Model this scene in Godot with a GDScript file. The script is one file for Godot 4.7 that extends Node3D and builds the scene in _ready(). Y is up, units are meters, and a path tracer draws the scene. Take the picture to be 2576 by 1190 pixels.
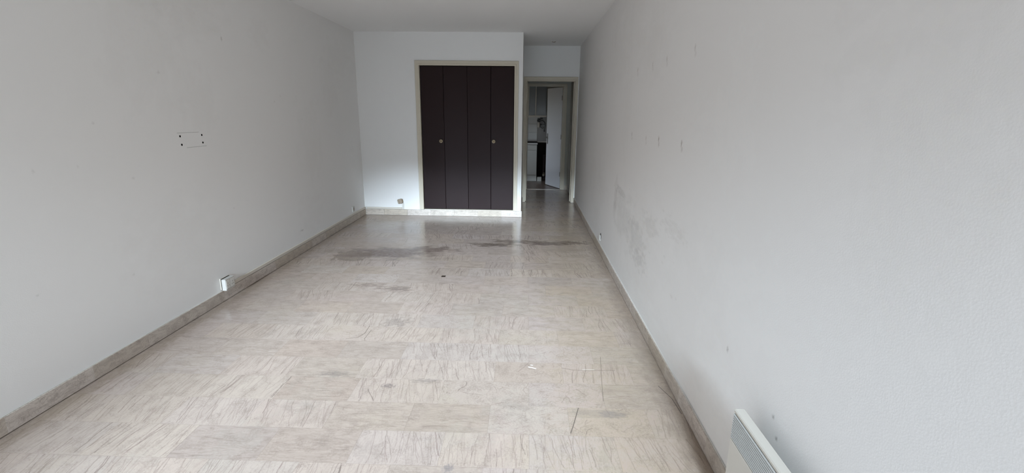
extends Node3D
# An empty flat: long white living room with a marble tile floor, a built-in brown wardrobe
# and a short passage that leads through a doorway to a dim hall and kitchen.
# x runs from the left wall (0) to the right wall (W), -z runs into the room, y is up.

const W := 3.17            # room width
const H := 2.5             # ceiling height
const ZB := -6.811         # front face of the wardrobe wall
const XP := 2.281          # end of the wardrobe wall: the passage starts here
const ZD := -8.065         # wall with the doorway, at the end of the passage
const ZH := -9.5           # far wall of the hall, with the kitchen door
const ZK := -11.36         # far wall of the kitchen
const ZW := 2.75           # window wall, behind the camera
const ROW := 0.2228        # depth of a floor tile row
const ROW0 := -1.703       # joint between two rows
const TL := 0.389          # length of a floor tile
const NEAR_Z0 := -1.40
const NEAR_Z1 := -4.154
const FAR_Z1 := -9.5

var rng := RandomNumberGenerator.new()
var used := {}

func _ready() -> void:
	rng.seed = 71
	# ---- camera
	var cam := Camera3D.new()
	cam.name = "camera"
	cam.fov = rad_to_deg(2.0 * atan(595.0 / 1202.9))
	cam.near = 0.05
	cam.far = 200.0
	cam.position = Vector3(2.3568, 1.4359, 0.0)
	cam.basis = Basis.from_euler(Vector3(deg_to_rad(-14.2514), deg_to_rad(1.6822), deg_to_rad(0.6085)))
	add_child(cam)
	cam.current = true
	# ---- sky: bright overcast
	var sm := ProceduralSkyMaterial.new()
	sm.sky_top_color = Color(0.80, 0.86, 0.96)
	sm.sky_horizon_color = Color(0.90, 0.93, 0.97)
	sm.sky_curve = 0.3
	sm.ground_bottom_color = Color(0.45, 0.43, 0.40)
	sm.ground_horizon_color = Color(0.55, 0.53, 0.50)
	sm.sun_angle_max = 0.0
	var sky := Sky.new()
	sky.sky_material = sm
	var env := Environment.new()
	env.background_mode = Environment.BG_SKY
	env.sky = sky
	env.background_energy_multiplier = 2.8
	env.tonemap_mode = Environment.TONE_MAPPER_LINEAR
	env.tonemap_exposure = 1.0
	env.sdfgi_enabled = true
	env.ssao_enabled = true
	env.ssil_enabled = true
	var we := WorldEnvironment.new()
	we.name = "world"
	we.environment = env
	add_child(we)
	# the sun behind thin cloud, opposite the balcony: a wide soft glow
	var sun := DirectionalLight3D.new()
	sun.name = "veiled_sun"
	sun.basis = Basis.from_euler(Vector3(deg_to_rad(-15.9), deg_to_rad(-1.2), 0.0))
	sun.light_color = Color(0.855, 0.935, 1.0)
	sun.light_energy = 6.3
	sun.light_angular_distance = 13.0
	sun.sky_mode = DirectionalLight3D.SKY_MODE_LIGHT_ONLY
	sun.shadow_enabled = true
	add_child(sun)
	# ---- the place
	make_materials()
	build_outside()
	build_shell()
	build_floor()
	build_baseboards()
	build_doorway()
	build_wardrobe()
	build_kitchen_door()
	build_kitchen()
	build_radiator()
	build_fittings()

# ------------------------------------------------------------------ helpers
func numbered(called: String) -> String:
	if not used.has(called):
		used[called] = 0
		return called
	used[called] += 1
	return "%s_%03d" % [called, used[called]]

func tag(o: Node3D, label: String, category: String, group := "", kind := "") -> Node3D:
	o.set_meta("label", label)
	o.set_meta("category", category)
	if group != "":
		o.set_meta("group", group)
	if kind != "":
		o.set_meta("kind", kind)
	return o

func base(called: String, at: Vector3) -> Node3D:
	var o := Node3D.new()
	o.name = numbered(called)
	o.position = at
	add_child(o)
	return o

func begin() -> SurfaceTool:
	var st := SurfaceTool.new()
	st.begin(Mesh.PRIMITIVE_TRIANGLES)
	return st

# commits a shape given in world coordinates under its parent
func obj(called: String, st: SurfaceTool, m: Material, parent: Node3D = null) -> MeshInstance3D:
	var o := MeshInstance3D.new()
	o.mesh = st.commit()
	o.material_override = m
	if parent == null:
		o.name = numbered(called)
		add_child(o)
	else:
		o.name = called
		parent.add_child(o, true)
		o.position = -parent_origin(parent)
	return o

func parent_origin(p: Node) -> Vector3:
	var at := Vector3.ZERO
	while p is Node3D and p != self:
		at += (p as Node3D).position
		p = p.get_parent()
	return at

func vert(st: SurfaceTool, p: Vector3, n: Vector3) -> void:
	st.set_normal(n)
	st.set_uv(Vector2(p.x + p.z, -p.y) if absf(n.y) < 0.7 else Vector2(p.x, p.z))
	st.add_vertex(p)

func tri(st: SurfaceTool, a: Vector3, b: Vector3, c: Vector3, out: Vector3) -> void:
	var n := (b - a).cross(c - a)
	if n.length_squared() < 1e-18:
		return
	n = n.normalized()
	if n.dot(out) < 0.0:
		n = -n
		vert(st, a, n); vert(st, b, n); vert(st, c, n)
	else:
		vert(st, a, n); vert(st, c, n); vert(st, b, n)

func quad(st: SurfaceTool, a: Vector3, b: Vector3, c: Vector3, d: Vector3, out: Vector3) -> void:
	tri(st, a, b, c, out)
	tri(st, a, c, d, out)

# box from lo to hi with chamfered edges
func bx(st: SurfaceTool, lo: Vector3, hi: Vector3, b := 0.0, turn := Basis.IDENTITY, at := Vector3.ZERO) -> SurfaceTool:
	var c := (lo + hi) / 2.0
	var h := (hi - lo) / 2.0
	b = minf(b, minf(h.x, minf(h.y, h.z)) * 0.9)
	var f := func(sx: float, sy: float, sz: float, ax: int) -> Vector3:
		var v := Vector3(sx * (h.x - (0.0 if ax == 0 else b)), sy * (h.y - (0.0 if ax == 1 else b)), sz * (h.z - (0.0 if ax == 2 else b)))
		return turn * (c + v) + at
	for s: float in [-1.0, 1.0]:
		quad(st, f.call(s, -1, -1, 0), f.call(s, 1, -1, 0), f.call(s, 1, 1, 0), f.call(s, -1, 1, 0), turn * Vector3(s, 0, 0))
		quad(st, f.call(-1, s, -1, 1), f.call(1, s, -1, 1), f.call(1, s, 1, 1), f.call(-1, s, 1, 1), turn * Vector3(0, s, 0))
		quad(st, f.call(-1, -1, s, 2), f.call(1, -1, s, 2), f.call(1, 1, s, 2), f.call(-1, 1, s, 2), turn * Vector3(0, 0, s))
	if b > 0.0:
		for s: float in [-1.0, 1.0]:
			for t: float in [-1.0, 1.0]:
				quad(st, f.call(s, t, -1, 0), f.call(s, t, 1, 0), f.call(s, t, 1, 1), f.call(s, t, -1, 1), turn * Vector3(s, t, 0))
				quad(st, f.call(-1, s, t, 1), f.call(1, s, t, 1), f.call(1, s, t, 2), f.call(-1, s, t, 2), turn * Vector3(0, s, t))
				quad(st, f.call(s, -1, t, 0), f.call(s, 1, t, 0), f.call(s, 1, t, 2), f.call(s, -1, t, 2), turn * Vector3(s, 0, t))
				for u: float in [-1.0, 1.0]:
					tri(st, f.call(s, t, u, 0), f.call(s, t, u, 1), f.call(s, t, u, 2), turn * Vector3(s, t, u))
	return st

func box(called: String, lo: Vector3, hi: Vector3, b: float, m: Material, parent: Node3D = null) -> MeshInstance3D:
	return obj(called, bx(begin(), lo, hi, b), m, parent)

# profile of (radius, height along axis) turned round an axis that starts at a point
func lathe(st: SurfaceTool, at: Vector3, axis: Vector3, profile: Array, n := 20) -> SurfaceTool:
	axis = axis.normalized()
	var u := axis.cross(Vector3.UP if absf(axis.y) < 0.9 else Vector3.RIGHT).normalized()
	var v := axis.cross(u)
	for i in profile.size() - 1:
		var p: Vector2 = profile[i]
		var q: Vector2 = profile[i + 1]
		var slope := Vector2(q.y - p.y, p.x - q.x).normalized()
		for k in n:
			var a0 := TAU * k / n
			var a1 := TAU * (k + 1) / n
			var d0 := u * cos(a0) + v * sin(a0)
			var d1 := u * cos(a1) + v * sin(a1)
			var n0 := (d0 * slope.x + axis * slope.y).normalized()
			var n1 := (d1 * slope.x + axis * slope.y).normalized()
			var a := at + d0 * p.x + axis * p.y
			var b := at + d1 * p.x + axis * p.y
			var c := at + d1 * q.x + axis * q.y
			var d := at + d0 * q.x + axis * q.y
			if (b - a).cross(c - a).dot(n0 + n1) + (c - a).cross(d - a).dot(n0 + n1) > 0.0:
				smooth_tri(st, a, n0, c, n1, b, n1); smooth_tri(st, a, n0, d, n0, c, n1)
			else:
				smooth_tri(st, a, n0, b, n1, c, n1); smooth_tri(st, a, n0, c, n1, d, n0)
	return st

func smooth_tri(st: SurfaceTool, a: Vector3, na: Vector3, b: Vector3, nb: Vector3, c: Vector3, nc: Vector3) -> void:
	if (b - a).cross(c - a).length_squared() < 1e-20:
		return
	for k: Array in [[a, na], [b, nb], [c, nc]]:
		st.set_normal(k[1])
		st.set_uv(Vector2(k[0].x + k[0].z, -k[0].y))
		st.add_vertex(k[0])

# round tube through points, closed at both ends
func tube(st: SurfaceTool, pts: Array, r: float, n := 10) -> SurfaceTool:
	var curve := Curve3D.new()
	for i in pts.size():
		var p: Vector3 = pts[i]
		var tan_: Vector3 = (pts[mini(i + 1, pts.size() - 1)] - pts[maxi(i - 1, 0)]) / 6.0
		curve.add_point(p, -tan_, tan_)
	var steps := maxi(4, pts.size() * 6)
	var length := curve.get_baked_length()
	var ring: Array = []
	var up := Vector3(0.13, 0.2, 0.97).normalized()
	for i in steps + 1:
		var p := curve.sample_baked(length * i / steps, true)
		var d := (curve.sample_baked(minf(length, length * i / steps + 0.002), true) - curve.sample_baked(maxf(0.0, length * i / steps - 0.002), true)).normalized()
		var u := d.cross(up).normalized()
		var v := d.cross(u).normalized()
		var one: Array = []
		for k in n:
			var out := u * cos(TAU * k / n) + v * sin(TAU * k / n)
			one.append([p + out * r, out])
		ring.append(one)
	for i in steps:
		for k in n:
			var a: Array = ring[i][k]
			var b: Array = ring[i][(k + 1) % n]
			var c: Array = ring[i + 1][(k + 1) % n]
			var d: Array = ring[i + 1][k]
			if (b[0] - a[0]).cross(c[0] - a[0]).dot(a[1]) > 0.0:
				smooth_tri(st, a[0], a[1], c[0], c[1], b[0], b[1]); smooth_tri(st, a[0], a[1], d[0], d[1], c[0], c[1])
			else:
				smooth_tri(st, a[0], a[1], b[0], b[1], c[0], c[1]); smooth_tri(st, a[0], a[1], c[0], c[1], d[0], d[1])
	for e in 2:
		var one: Array = ring[0] if e == 0 else ring[steps]
		var mid := Vector3.ZERO
		for k in n:
			mid += one[k][0] / n
		var other: Array = ring[1] if e == 0 else ring[steps - 1]
		for k in n:
			tri(st, mid, one[k][0], one[(k + 1) % n][0], one[0][0] - other[0][0])
	return st

# ------------------------------------------------------------------ materials
var M := {}

func mat(c: Color, rough := 0.6, spec := 0.5, metal := 0.0) -> StandardMaterial3D:
	var m := StandardMaterial3D.new()
	m.albedo_color = c
	m.roughness = rough
	m.metallic_specular = spec
	m.metallic = metal
	return m

func bumpy(m: StandardMaterial3D, freq: float, size: float, depth: float, seed_: int) -> StandardMaterial3D:
	var n := FastNoiseLite.new()
	n.seed = seed_
	n.frequency = freq
	n.fractal_octaves = 3
	var im := n.get_seamless_image(256, 256)
	im.bump_map_to_normal_map(depth)
	m.normal_enabled = true
	m.normal_texture = ImageTexture.create_from_image(im)
	m.uv1_triplanar = true
	m.uv1_world_triplanar = true
	m.uv1_scale = Vector3.ONE / size
	return m

func make_materials() -> void:
	M.wall = bumpy(mat(Color(0.974, 0.966, 0.956), 0.75, 0.35), 0.06, 0.12, 0.22, 3)
	M.ceiling = bumpy(mat(Color(0.974, 0.966, 0.956), 0.9, 0.3), 0.06, 0.12, 0.22, 4)
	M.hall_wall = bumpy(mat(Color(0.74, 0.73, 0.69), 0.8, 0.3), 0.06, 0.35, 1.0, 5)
	M.cream = bumpy(mat(Color(0.85, 0.81, 0.735), 0.5, 0.5), 0.03, 0.5, 0.6, 6)
	M.brown = bumpy(mat(Color(0.152, 0.090, 0.090), 0.5, 0.3), 0.03, 0.6, 0.15, 7)
	M.brown_edge = mat(Color(0.13, 0.10, 0.10), 0.6, 0.3)
	M.knob = mat(Color(0.80, 0.75, 0.62), 0.35, 0.5)
	M.knob_dark = mat(Color(0.56, 0.49, 0.39), 0.45, 0.5)
	M.dark = mat(Color(0.10, 0.09, 0.09), 0.8, 0.3)
	M.hole = mat(Color(0.06, 0.05, 0.045), 0.9, 0.1)
	M.white = mat(Color(0.86, 0.845, 0.815), 0.5, 0.5)
	M.white_soft = mat(Color(0.87, 0.835, 0.785), 0.45, 0.5)
	M.beige_box = mat(Color(0.66, 0.60, 0.53), 0.5, 0.5)
	M.rad = mat(Color(0.815, 0.79, 0.75), 0.4, 0.5)
	M.rad_grille = mat(Color(0.735, 0.73, 0.715), 0.45, 0.5)
	M.rad_dark = mat(Color(0.16, 0.16, 0.16), 0.7, 0.4)
	M.door_white = mat(Color(0.92, 0.92, 0.92), 0.35, 0.5)
	M.metal = mat(Color(0.62, 0.61, 0.59), 0.3, 0.5, 0.9)
	M.threshold = mat(Color(0.80, 0.77, 0.72), 0.35, 0.5, 0.5)
	M.cab = mat(Color(0.93, 0.925, 0.895), 0.4, 0.5)
	M.cab_grey = mat(Color(0.52, 0.53, 0.53), 0.25, 0.5)
	M.counter = mat(Color(0.10, 0.085, 0.08), 0.6, 0.2)
	M.worktop_edge = mat(Color(0.97, 0.965, 0.95), 0.4, 0.5)
	M.pin = mat(Color(0.42, 0.40, 0.38), 0.8, 0.2)
	M.tile_white = mat(Color(0.83, 0.82, 0.80), 0.12, 0.5)
	M.grout = mat(Color(0.55, 0.53, 0.50), 0.9, 0.2)
	M.black = mat(Color(0.06, 0.055, 0.055), 0.4, 0.5)
	M.pipe = mat(Color(0.34, 0.28, 0.30), 0.45, 0.5)
	M.concrete = mat(Color(0.62, 0.60, 0.56), 0.9, 0.3)
	M.facade = mat(Color(0.60, 0.56, 0.50), 0.9, 0.3)
	M.frame_dark = mat(Color(0.85, 0.85, 0.84), 0.4, 0.5)

# ------------------------------------------------------------------ outside, behind the camera
func build_outside() -> void:
	tag(box("ground", Vector3(-60, -6.3, ZW + 0.3), Vector3(60, -6.0, 60), 0.0, M.concrete), "pale paved ground below the balcony", "ground", "", "structure")
	tag(box("facade", Vector3(-40, -6.0, 24.0), Vector3(40, 5.6, 34.0), 0.0, M.facade), "plain facade across the street from the balcony", "building", "", "structure")
	tag(box("balcony_floor", Vector3(-0.6, -0.2, ZW + 0.2), Vector3(3.9, -0.03, ZW + 1.5), 0.01, M.concrete), "concrete balcony slab outside the window", "balcony", "", "structure")

# ------------------------------------------------------------------ walls, ceiling
func wall_texture(right: bool) -> ImageTexture:
	var w := 1640
	var h := 500
	var im := Image.create(w, h, false, Image.FORMAT_RGBA8)
	im.fill(Color.WHITE)
	var put := func(z: float, y: float, rz: float, ry: float, c: Color, seed_: int, ragged := 0.45, turn := 0.0) -> void:
		var b := blob(maxi(4, int(rz * 400)), maxi(4, int(ry * 400)), c, seed_, ragged, turn)
		im.blend_rect(b, Rect2i(Vector2i.ZERO, b.get_size()), Vector2i(int(-z * 200) - b.get_width() / 2, int((H - y) * 200) - b.get_height() / 2))
	if right:
		im.fill(Color(0.982, 0.98, 0.978))
		var k := 0
		for s: Array in [[-3.83, 1.30, 0.3], [-3.37, 1.29, 0.22], [-3.045, 1.296, 0.5], [-2.59, 1.298, 0.4], [-3.78, 1.768, 0.28], [-3.34, 1.765, 0.2], [-3.01, 1.761, 0.2], [-2.52, 1.764, 0.18]]:
			put.call(s[0], s[1], 0.014, 0.026, Color(0.50, 0.44, 0.40, minf(0.6, s[2] * 1.3)), 40 + k, 0.5)
			put.call(s[0] + 0.01, s[1] - 0.03, 0.02, 0.02, Color(0.55, 0.5, 0.46, s[2] * 0.6), 50 + k, 0.6)
			k += 1
		# rubbed grey cleaning smears low on the wall
		put.call(-3.95, 0.62, 0.62, 0.30, Color(0.58, 0.57, 0.54, 0.12), 60, 0.7, 0.25)
		put.call(-3.45, 0.56, 0.42, 0.20, Color(0.56, 0.56, 0.54, 0.14), 61, 0.8, 0.35)
		put.call(-4.35, 0.72, 0.10, 0.24, Color(0.56, 0.53, 0.50, 0.15), 62, 0.6)
		put.call(-4.15, 0.80, 0.34, 0.06, Color(0.56, 0.54, 0.52, 0.15), 63, 0.6, 0.3)
		put.call(-3.1, 0.74, 0.30, 0.10, Color(0.60, 0.58, 0.56, 0.10), 64, 0.9, 0.2)
		put.call(-2.6, 0.83, 0.30, 0.08, Color(0.60, 0.58, 0.56, 0.09), 65, 0.9, 0.4)
		put.call(-3.32, 0.44, 0.28, 0.10, Color(0.54, 0.52, 0.51, 0.17), 66, 0.8, 0.2)
		for i in 26:
			put.call(-2.3 - rng.randf() * 1.6, 0.45 + rng.randf() * 0.45, 0.01 + rng.randf() * 0.03, 0.006 + rng.randf() * 0.012, Color(0.5, 0.47, 0.45, 0.09), 70 + i, 0.8, rng.randf() * 2.0)
		for q: Array in [[-2.0, 0.13, 1.3, 0.17], [-3.2, 0.16, 0.75, 0.15], [-3.42, 0.44, 0.014, 0.055], [-3.15, 0.41, 0.012, 0.06], [-1.6, 0.30, 0.7, 0.3]]:
			put.call(q[0], q[1], q[2], q[3], Color(1, 1, 1, 0.9), 120, 0.3)
		put.call(-1.765, 0.537, 0.012, 0.02, Color(0.52, 0.5, 0.48, 0.4), 99, 0.5)
		for s: Array in [[-1.385, 0.49], [-1.35, 0.44]]:
			put.call(s[0], s[1], 0.0025, 0.005, Color(0.40, 0.39, 0.38, 0.4), 97, 0.5)
	else:
		put.call(-4.83, 0.235, 0.05, 0.008, Color(0.5, 0.48, 0.46, 0.3), 30, 0.6)
		put.call(-3.85, 1.98, 0.012, 0.02, Color(0.5, 0.46, 0.42, 0.3), 31, 0.6)
		for i in 14:
			put.call(-1.8 - rng.randf() * 5.0, 0.2 + rng.randf() * 1.9, 0.008 + rng.randf() * 0.02, 0.006 + rng.randf() * 0.01, Color(0.52, 0.5, 0.47, 0.14), 110 + i, 0.8, rng.randf() * 2.0)
	# faint patches from rollers and old touch-ups
	for i in 40:
		var lighter := i % 2 == 0
		put.call(-0.5 - rng.randf() * 7.5, 0.2 + rng.randf() * 2.2, 0.2 + rng.randf() * 0.5, 0.15 + rng.randf() * 0.4, Color(1, 1, 1, 0.3) if lighter else Color(0.90, 0.89, 0.87, 0.09), 200 + i, 0.7)
	return ImageTexture.create_from_image(im)

# soft ragged patch of one colour whose alpha falls off to its rim
func blob(w: int, h: int, c: Color, seed_: int, ragged := 0.5, turn := 0.0, core := 0.25) -> Image:
	var n := FastNoiseLite.new()
	n.seed = seed_
	n.frequency = 2.2
	n.fractal_octaves = 3
	var s := 96
	var im := Image.create(s, s, false, Image.FORMAT_RGBA8)
	for y in s:
		for x in s:
			var p := Vector2((x + 0.5) / s * 2.0 - 1.0, (y + 0.5) / s * 2.0 - 1.0)
			var q := p.rotated(turn) * (1.0 + absf(sin(turn * 2.0)) * 0.3)
			var d := q.length() + ragged * n.get_noise_2d(p.x, p.y)
			im.set_pixel(x, y, Color(c.r, c.g, c.b, c.a * smoothstep(1.0, core, d) * (0.75 + 0.5 * n.get_noise_2d(p.x * 6.0 + 9.0, p.y * 6.0)) * smoothstep(1.0, 0.85, maxf(absf(p.x), absf(p.y)))))
	im.resize(w, h, Image.INTERPOLATE_BILINEAR)
	return im

func line(im: Image, a: Vector2, b: Vector2, c: Color, wide := 1.0) -> void:
	var n := maxi(2, int(a.distance_to(b) * 2.0))
	for i in n + 1:
		var p := a.lerp(b, float(i) / n)
		for dy in range(-int(wide), int(wide) + 1):
			for dx in range(-int(wide), int(wide) + 1):
				var q := Vector2i(int(p.x) + dx, int(p.y) + dy)
				var s := clampf(wide + 0.2 - (Vector2(q) + Vector2(0.5, 0.5)).distance_to(p), 0.0, 1.0)
				if s > 0.0 and q.x >= 0 and q.y >= 0 and q.x < im.get_width() and q.y < im.get_height():
					var o := im.get_pixelv(q)
					var e := o.lerp(Color(c.r, c.g, c.b, 1.0), c.a * s * 0.5)
					im.set_pixelv(q, e)

func side_wall(called: String, x0: float, x1: float, face: float, right: bool) -> MeshInstance3D:
	var m: StandardMaterial3D = M.wall.duplicate()
	m.detail_enabled = true
	m.detail_blend_mode = BaseMaterial3D.BLEND_MODE_MUL
	m.detail_albedo = wall_texture(right)
	m.detail_uv_layer = BaseMaterial3D.DETAIL_UV_2
	var st := begin()
	var lo := Vector3(x0, 0, -8.2)
	var hi := Vector3(x1, H, ZW + 0.2)
	bx(st, lo, hi)
	# a second coordinate set lays the marks on the wall: metres along and down
	var a := st.commit().surface_get_arrays(0)
	var uv2 := PackedVector2Array()
	for p: Vector3 in a[Mesh.ARRAY_VERTEX]:
		uv2.append(Vector2(-p.z / 8.2, (H - p.y) / H))
	a[Mesh.ARRAY_TEX_UV2] = uv2
	var am := ArrayMesh.new()
	am.add_surface_from_arrays(Mesh.PRIMITIVE_TRIANGLES, a)
	m.texture_repeat = true
	var o := MeshInstance3D.new()
	o.name = called
	o.mesh = am
	o.material_override = m
	add_child(o)
	return o

func build_shell() -> void:
	var left := side_wall("wall_left", -0.2, 0.0, 0.0, false)
	tag(left, "long white left wall with four screw holes", "wall", "", "structure")
	for p: Vector2 in [Vector2(-3.240, 1.273), Vector2(-3.463, 1.273), Vector2(-3.245, 1.216), Vector2(-3.464, 1.219)]:
		obj("screw_hole", lathe(begin(), Vector3(-0.004, p.y, p.x), Vector3.RIGHT, [Vector2(0.0075, 0.0), Vector2(0.0075, 0.0043), Vector2(0.006, 0.0046), Vector2(0.0, 0.0042)], 12), M.hole, left)
	# hairlines drawn round a plate that was taken down
	for q: Array in [[1.294, -3.436, -3.215], [1.193, -3.50, -3.29]]:
		obj("pencil_line", bx(begin(), Vector3(-0.0005, q[0], q[1]), Vector3(0.0004, q[0] + 0.0018, q[2])), mat(Color(0.66, 0.65, 0.63), 0.8, 0.2), left)
	var right := side_wall("wall_right", W, W + 0.2, W, true)
	tag(right, "long white right wall with brown smudges and grey scuffs", "wall", "", "structure")
	tag(box("ceiling", Vector3(-0.2, H, -12.0), Vector3(4.2, H + 0.25, ZW + 0.25), 0.0, M.ceiling), "white ceiling over the room and passage", "ceiling", "", "structure")
	# wall that holds the wardrobe, with an opening for its doors
	var st := begin()
	bx(st, Vector3(0.0, 0.0, ZB - 0.1), Vector3(0.845, H, ZB))
	bx(st, Vector3(2.186, 0.0, ZB - 0.1), Vector3(XP, H, ZB))
	bx(st, Vector3(0.845, 2.095, ZB - 0.1), Vector3(2.186, H, ZB))
	bx(st, Vector3(0.845, 0.0, ZB - 0.1), Vector3(2.186, 0.092, ZB))
	tag(obj("wall_back", st, M.wall), "white back wall round the brown wardrobe", "wall", "", "structure")
	tag(box("wall_passage", Vector3(XP - 0.1, 0, ZD), Vector3(XP, H, ZB - 0.1), 0.0, M.wall), "white side wall of the passage, behind the wardrobe corner", "wall", "", "structure")
	# wall with the doorway
	st = begin()
	bx(st, Vector3(0.6, 0, ZD - 0.11), Vector3(2.325, H, ZD))
	bx(st, Vector3(3.117, 0, ZD - 0.11), Vector3(W, H, ZD))
	bx(st, Vector3(2.325, 1.985, ZD - 0.11), Vector3(3.117, H, ZD))
	tag(obj("wall_doorway", st, M.wall), "white wall above the passage doorway", "wall", "", "structure")
	# hall
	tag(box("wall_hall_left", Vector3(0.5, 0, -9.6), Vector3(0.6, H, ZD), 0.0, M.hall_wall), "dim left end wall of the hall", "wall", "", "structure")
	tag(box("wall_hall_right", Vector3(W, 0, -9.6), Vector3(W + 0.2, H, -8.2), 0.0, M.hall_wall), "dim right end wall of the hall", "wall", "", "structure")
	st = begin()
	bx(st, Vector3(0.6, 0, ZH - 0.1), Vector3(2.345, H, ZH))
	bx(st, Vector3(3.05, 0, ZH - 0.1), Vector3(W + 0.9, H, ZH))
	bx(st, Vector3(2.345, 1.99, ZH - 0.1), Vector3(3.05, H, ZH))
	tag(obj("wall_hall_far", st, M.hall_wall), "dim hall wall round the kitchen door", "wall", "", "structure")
	# window wall with an open balcony door, behind the camera
	st = begin()
	bx(st, Vector3(0, 0, ZW), Vector3(0.12, H, ZW + 0.2))
	bx(st, Vector3(3.05, 0, ZW), Vector3(W, H, ZW + 0.2))
	bx(st, Vector3(0.12, 2.46, ZW), Vector3(3.05, H, ZW + 0.2))
	tag(obj("wall_front", st, M.wall), "white wall round the balcony opening", "wall", "", "structure")
	st = begin()
	bx(st, Vector3(0.12, 0.0, ZW + 0.07), Vector3(0.17, 2.46, ZW + 0.13), 0.004)
	bx(st, Vector3(3.00, 0.0, ZW + 0.07), Vector3(3.05, 2.46, ZW + 0.13), 0.004)
	bx(st, Vector3(0.17, 2.41, ZW + 0.07), Vector3(3.00, 2.46, ZW + 0.13), 0.004)
	tag(obj("window_1", st, M.frame_dark), "white frame of the open balcony door", "window", "", "structure")

# ------------------------------------------------------------------ marble floor
var veins: Array = []       # masks: 0 long streaks across the tile, 1 fine streaks along it, 2 swirls, 3 mottling, 4 fine dust

func vein_mask(kind: int) -> Image:
	var n := FastNoiseLite.new()
	n.seed = 500 + kind
	n.noise_type = FastNoiseLite.TYPE_SIMPLEX_SMOOTH
	n.frequency = 1.0
	n.fractal_octaves = 3
	var wob := FastNoiseLite.new()
	wob.seed = 600 + kind
	wob.frequency = 1.0
	wob.fractal_octaves = 2
	var s := 640            # 640 px stand for one metre
	var b := PackedByteArray()
	b.resize(s * s * 4)
	var i := 0
	var tint := Color(0.52, 0.46, 0.42)
	for y in s:
		for x in s:
			var u := float(x) / s
			var v := float(y) / s
			var a := 0.0
			if kind == 0:
				var q := wob.get_noise_2d(u * 9.0, v * 5.0)
				var r := n.get_noise_2d((u + v * 0.08 + q * 0.006) * 12.0, v * 1.0 + 3.0)
				var fine := n.get_noise_2d((u + v * 0.05 + q * 0.006) * 60.0 + 9.0, v * 9.0)
				a = maxf(0.0, r) * 0.22 + smoothstep(0.14, 0.0, absf(fine)) * 0.16 + maxf(0.0, q) * 0.16
			elif kind == 1:
				var q := wob.get_noise_2d(u * 4.0, v * 12.0)
				var r := n.get_noise_2d(u * 3.5, (v + q * 0.03) * 26.0)
				var fine := n.get_noise_2d(u * 10.0 + 5.0, (v + q * 0.02) * 70.0)
				a = smoothstep(0.22, 0.0, absf(r)) * 0.20 + smoothstep(0.2, 0.0, absf(fine)) * 0.20 + maxf(0.0, q) * 0.22
			elif kind == 2:
				var q := wob.get_noise_2d(u * 7.0, v * 7.0)
				var p := wob.get_noise_2d(u * 7.0 + 40.0, v * 7.0)
				var r := n.get_noise_2d((u + q * 0.09) * 17.0, (v + p * 0.09) * 17.0)
				var fine := n.get_noise_2d((u + q * 0.06) * 48.0, (v + p * 0.06) * 40.0)
				a = smoothstep(0.09, 0.0, absf(r)) * (0.30 + q * 0.6) + smoothstep(0.15, 0.0, absf(fine)) * 0.26
			else:
				a = clampf(n.get_noise_2d(u * 9.0, v * 9.0) * 0.8 + n.get_noise_2d(u * 60.0, v * 60.0) * 0.5 + n.get_noise_2d(u * 150.0, v * 110.0) * 0.6, 0.0, 1.0) * 0.55
			b[i] = int(tint.r * 255)
			b[i + 1] = int(tint.g * 255)
			b[i + 2] = int(tint.b * 255)
			b[i + 3] = int(clampf(a, 0.0, 1.0) * 200.0)
			i += 4
	return Image.create_from_data(s, s, false, Image.FORMAT_RGBA8, b)

# joints of one row of tiles, from the left wall to the right wall
func joints(k: int) -> Array:
	if k == 2:
		return [0.0, 0.28, 0.67, 1.06, 1.45, 1.92, 2.389, 2.778, W]
	var first := 0.055 if posmod(k, 2) == 0 else 0.248
	var out: Array = [0.0]
	if k > 8:
		first += rng.randf_range(-0.06, 0.06)
	var x := first
	if x < 0.1:
		x += TL
	while x < W - 0.06:
		out.append(x)
		x += TL
	out.append(W)
	return out

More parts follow.
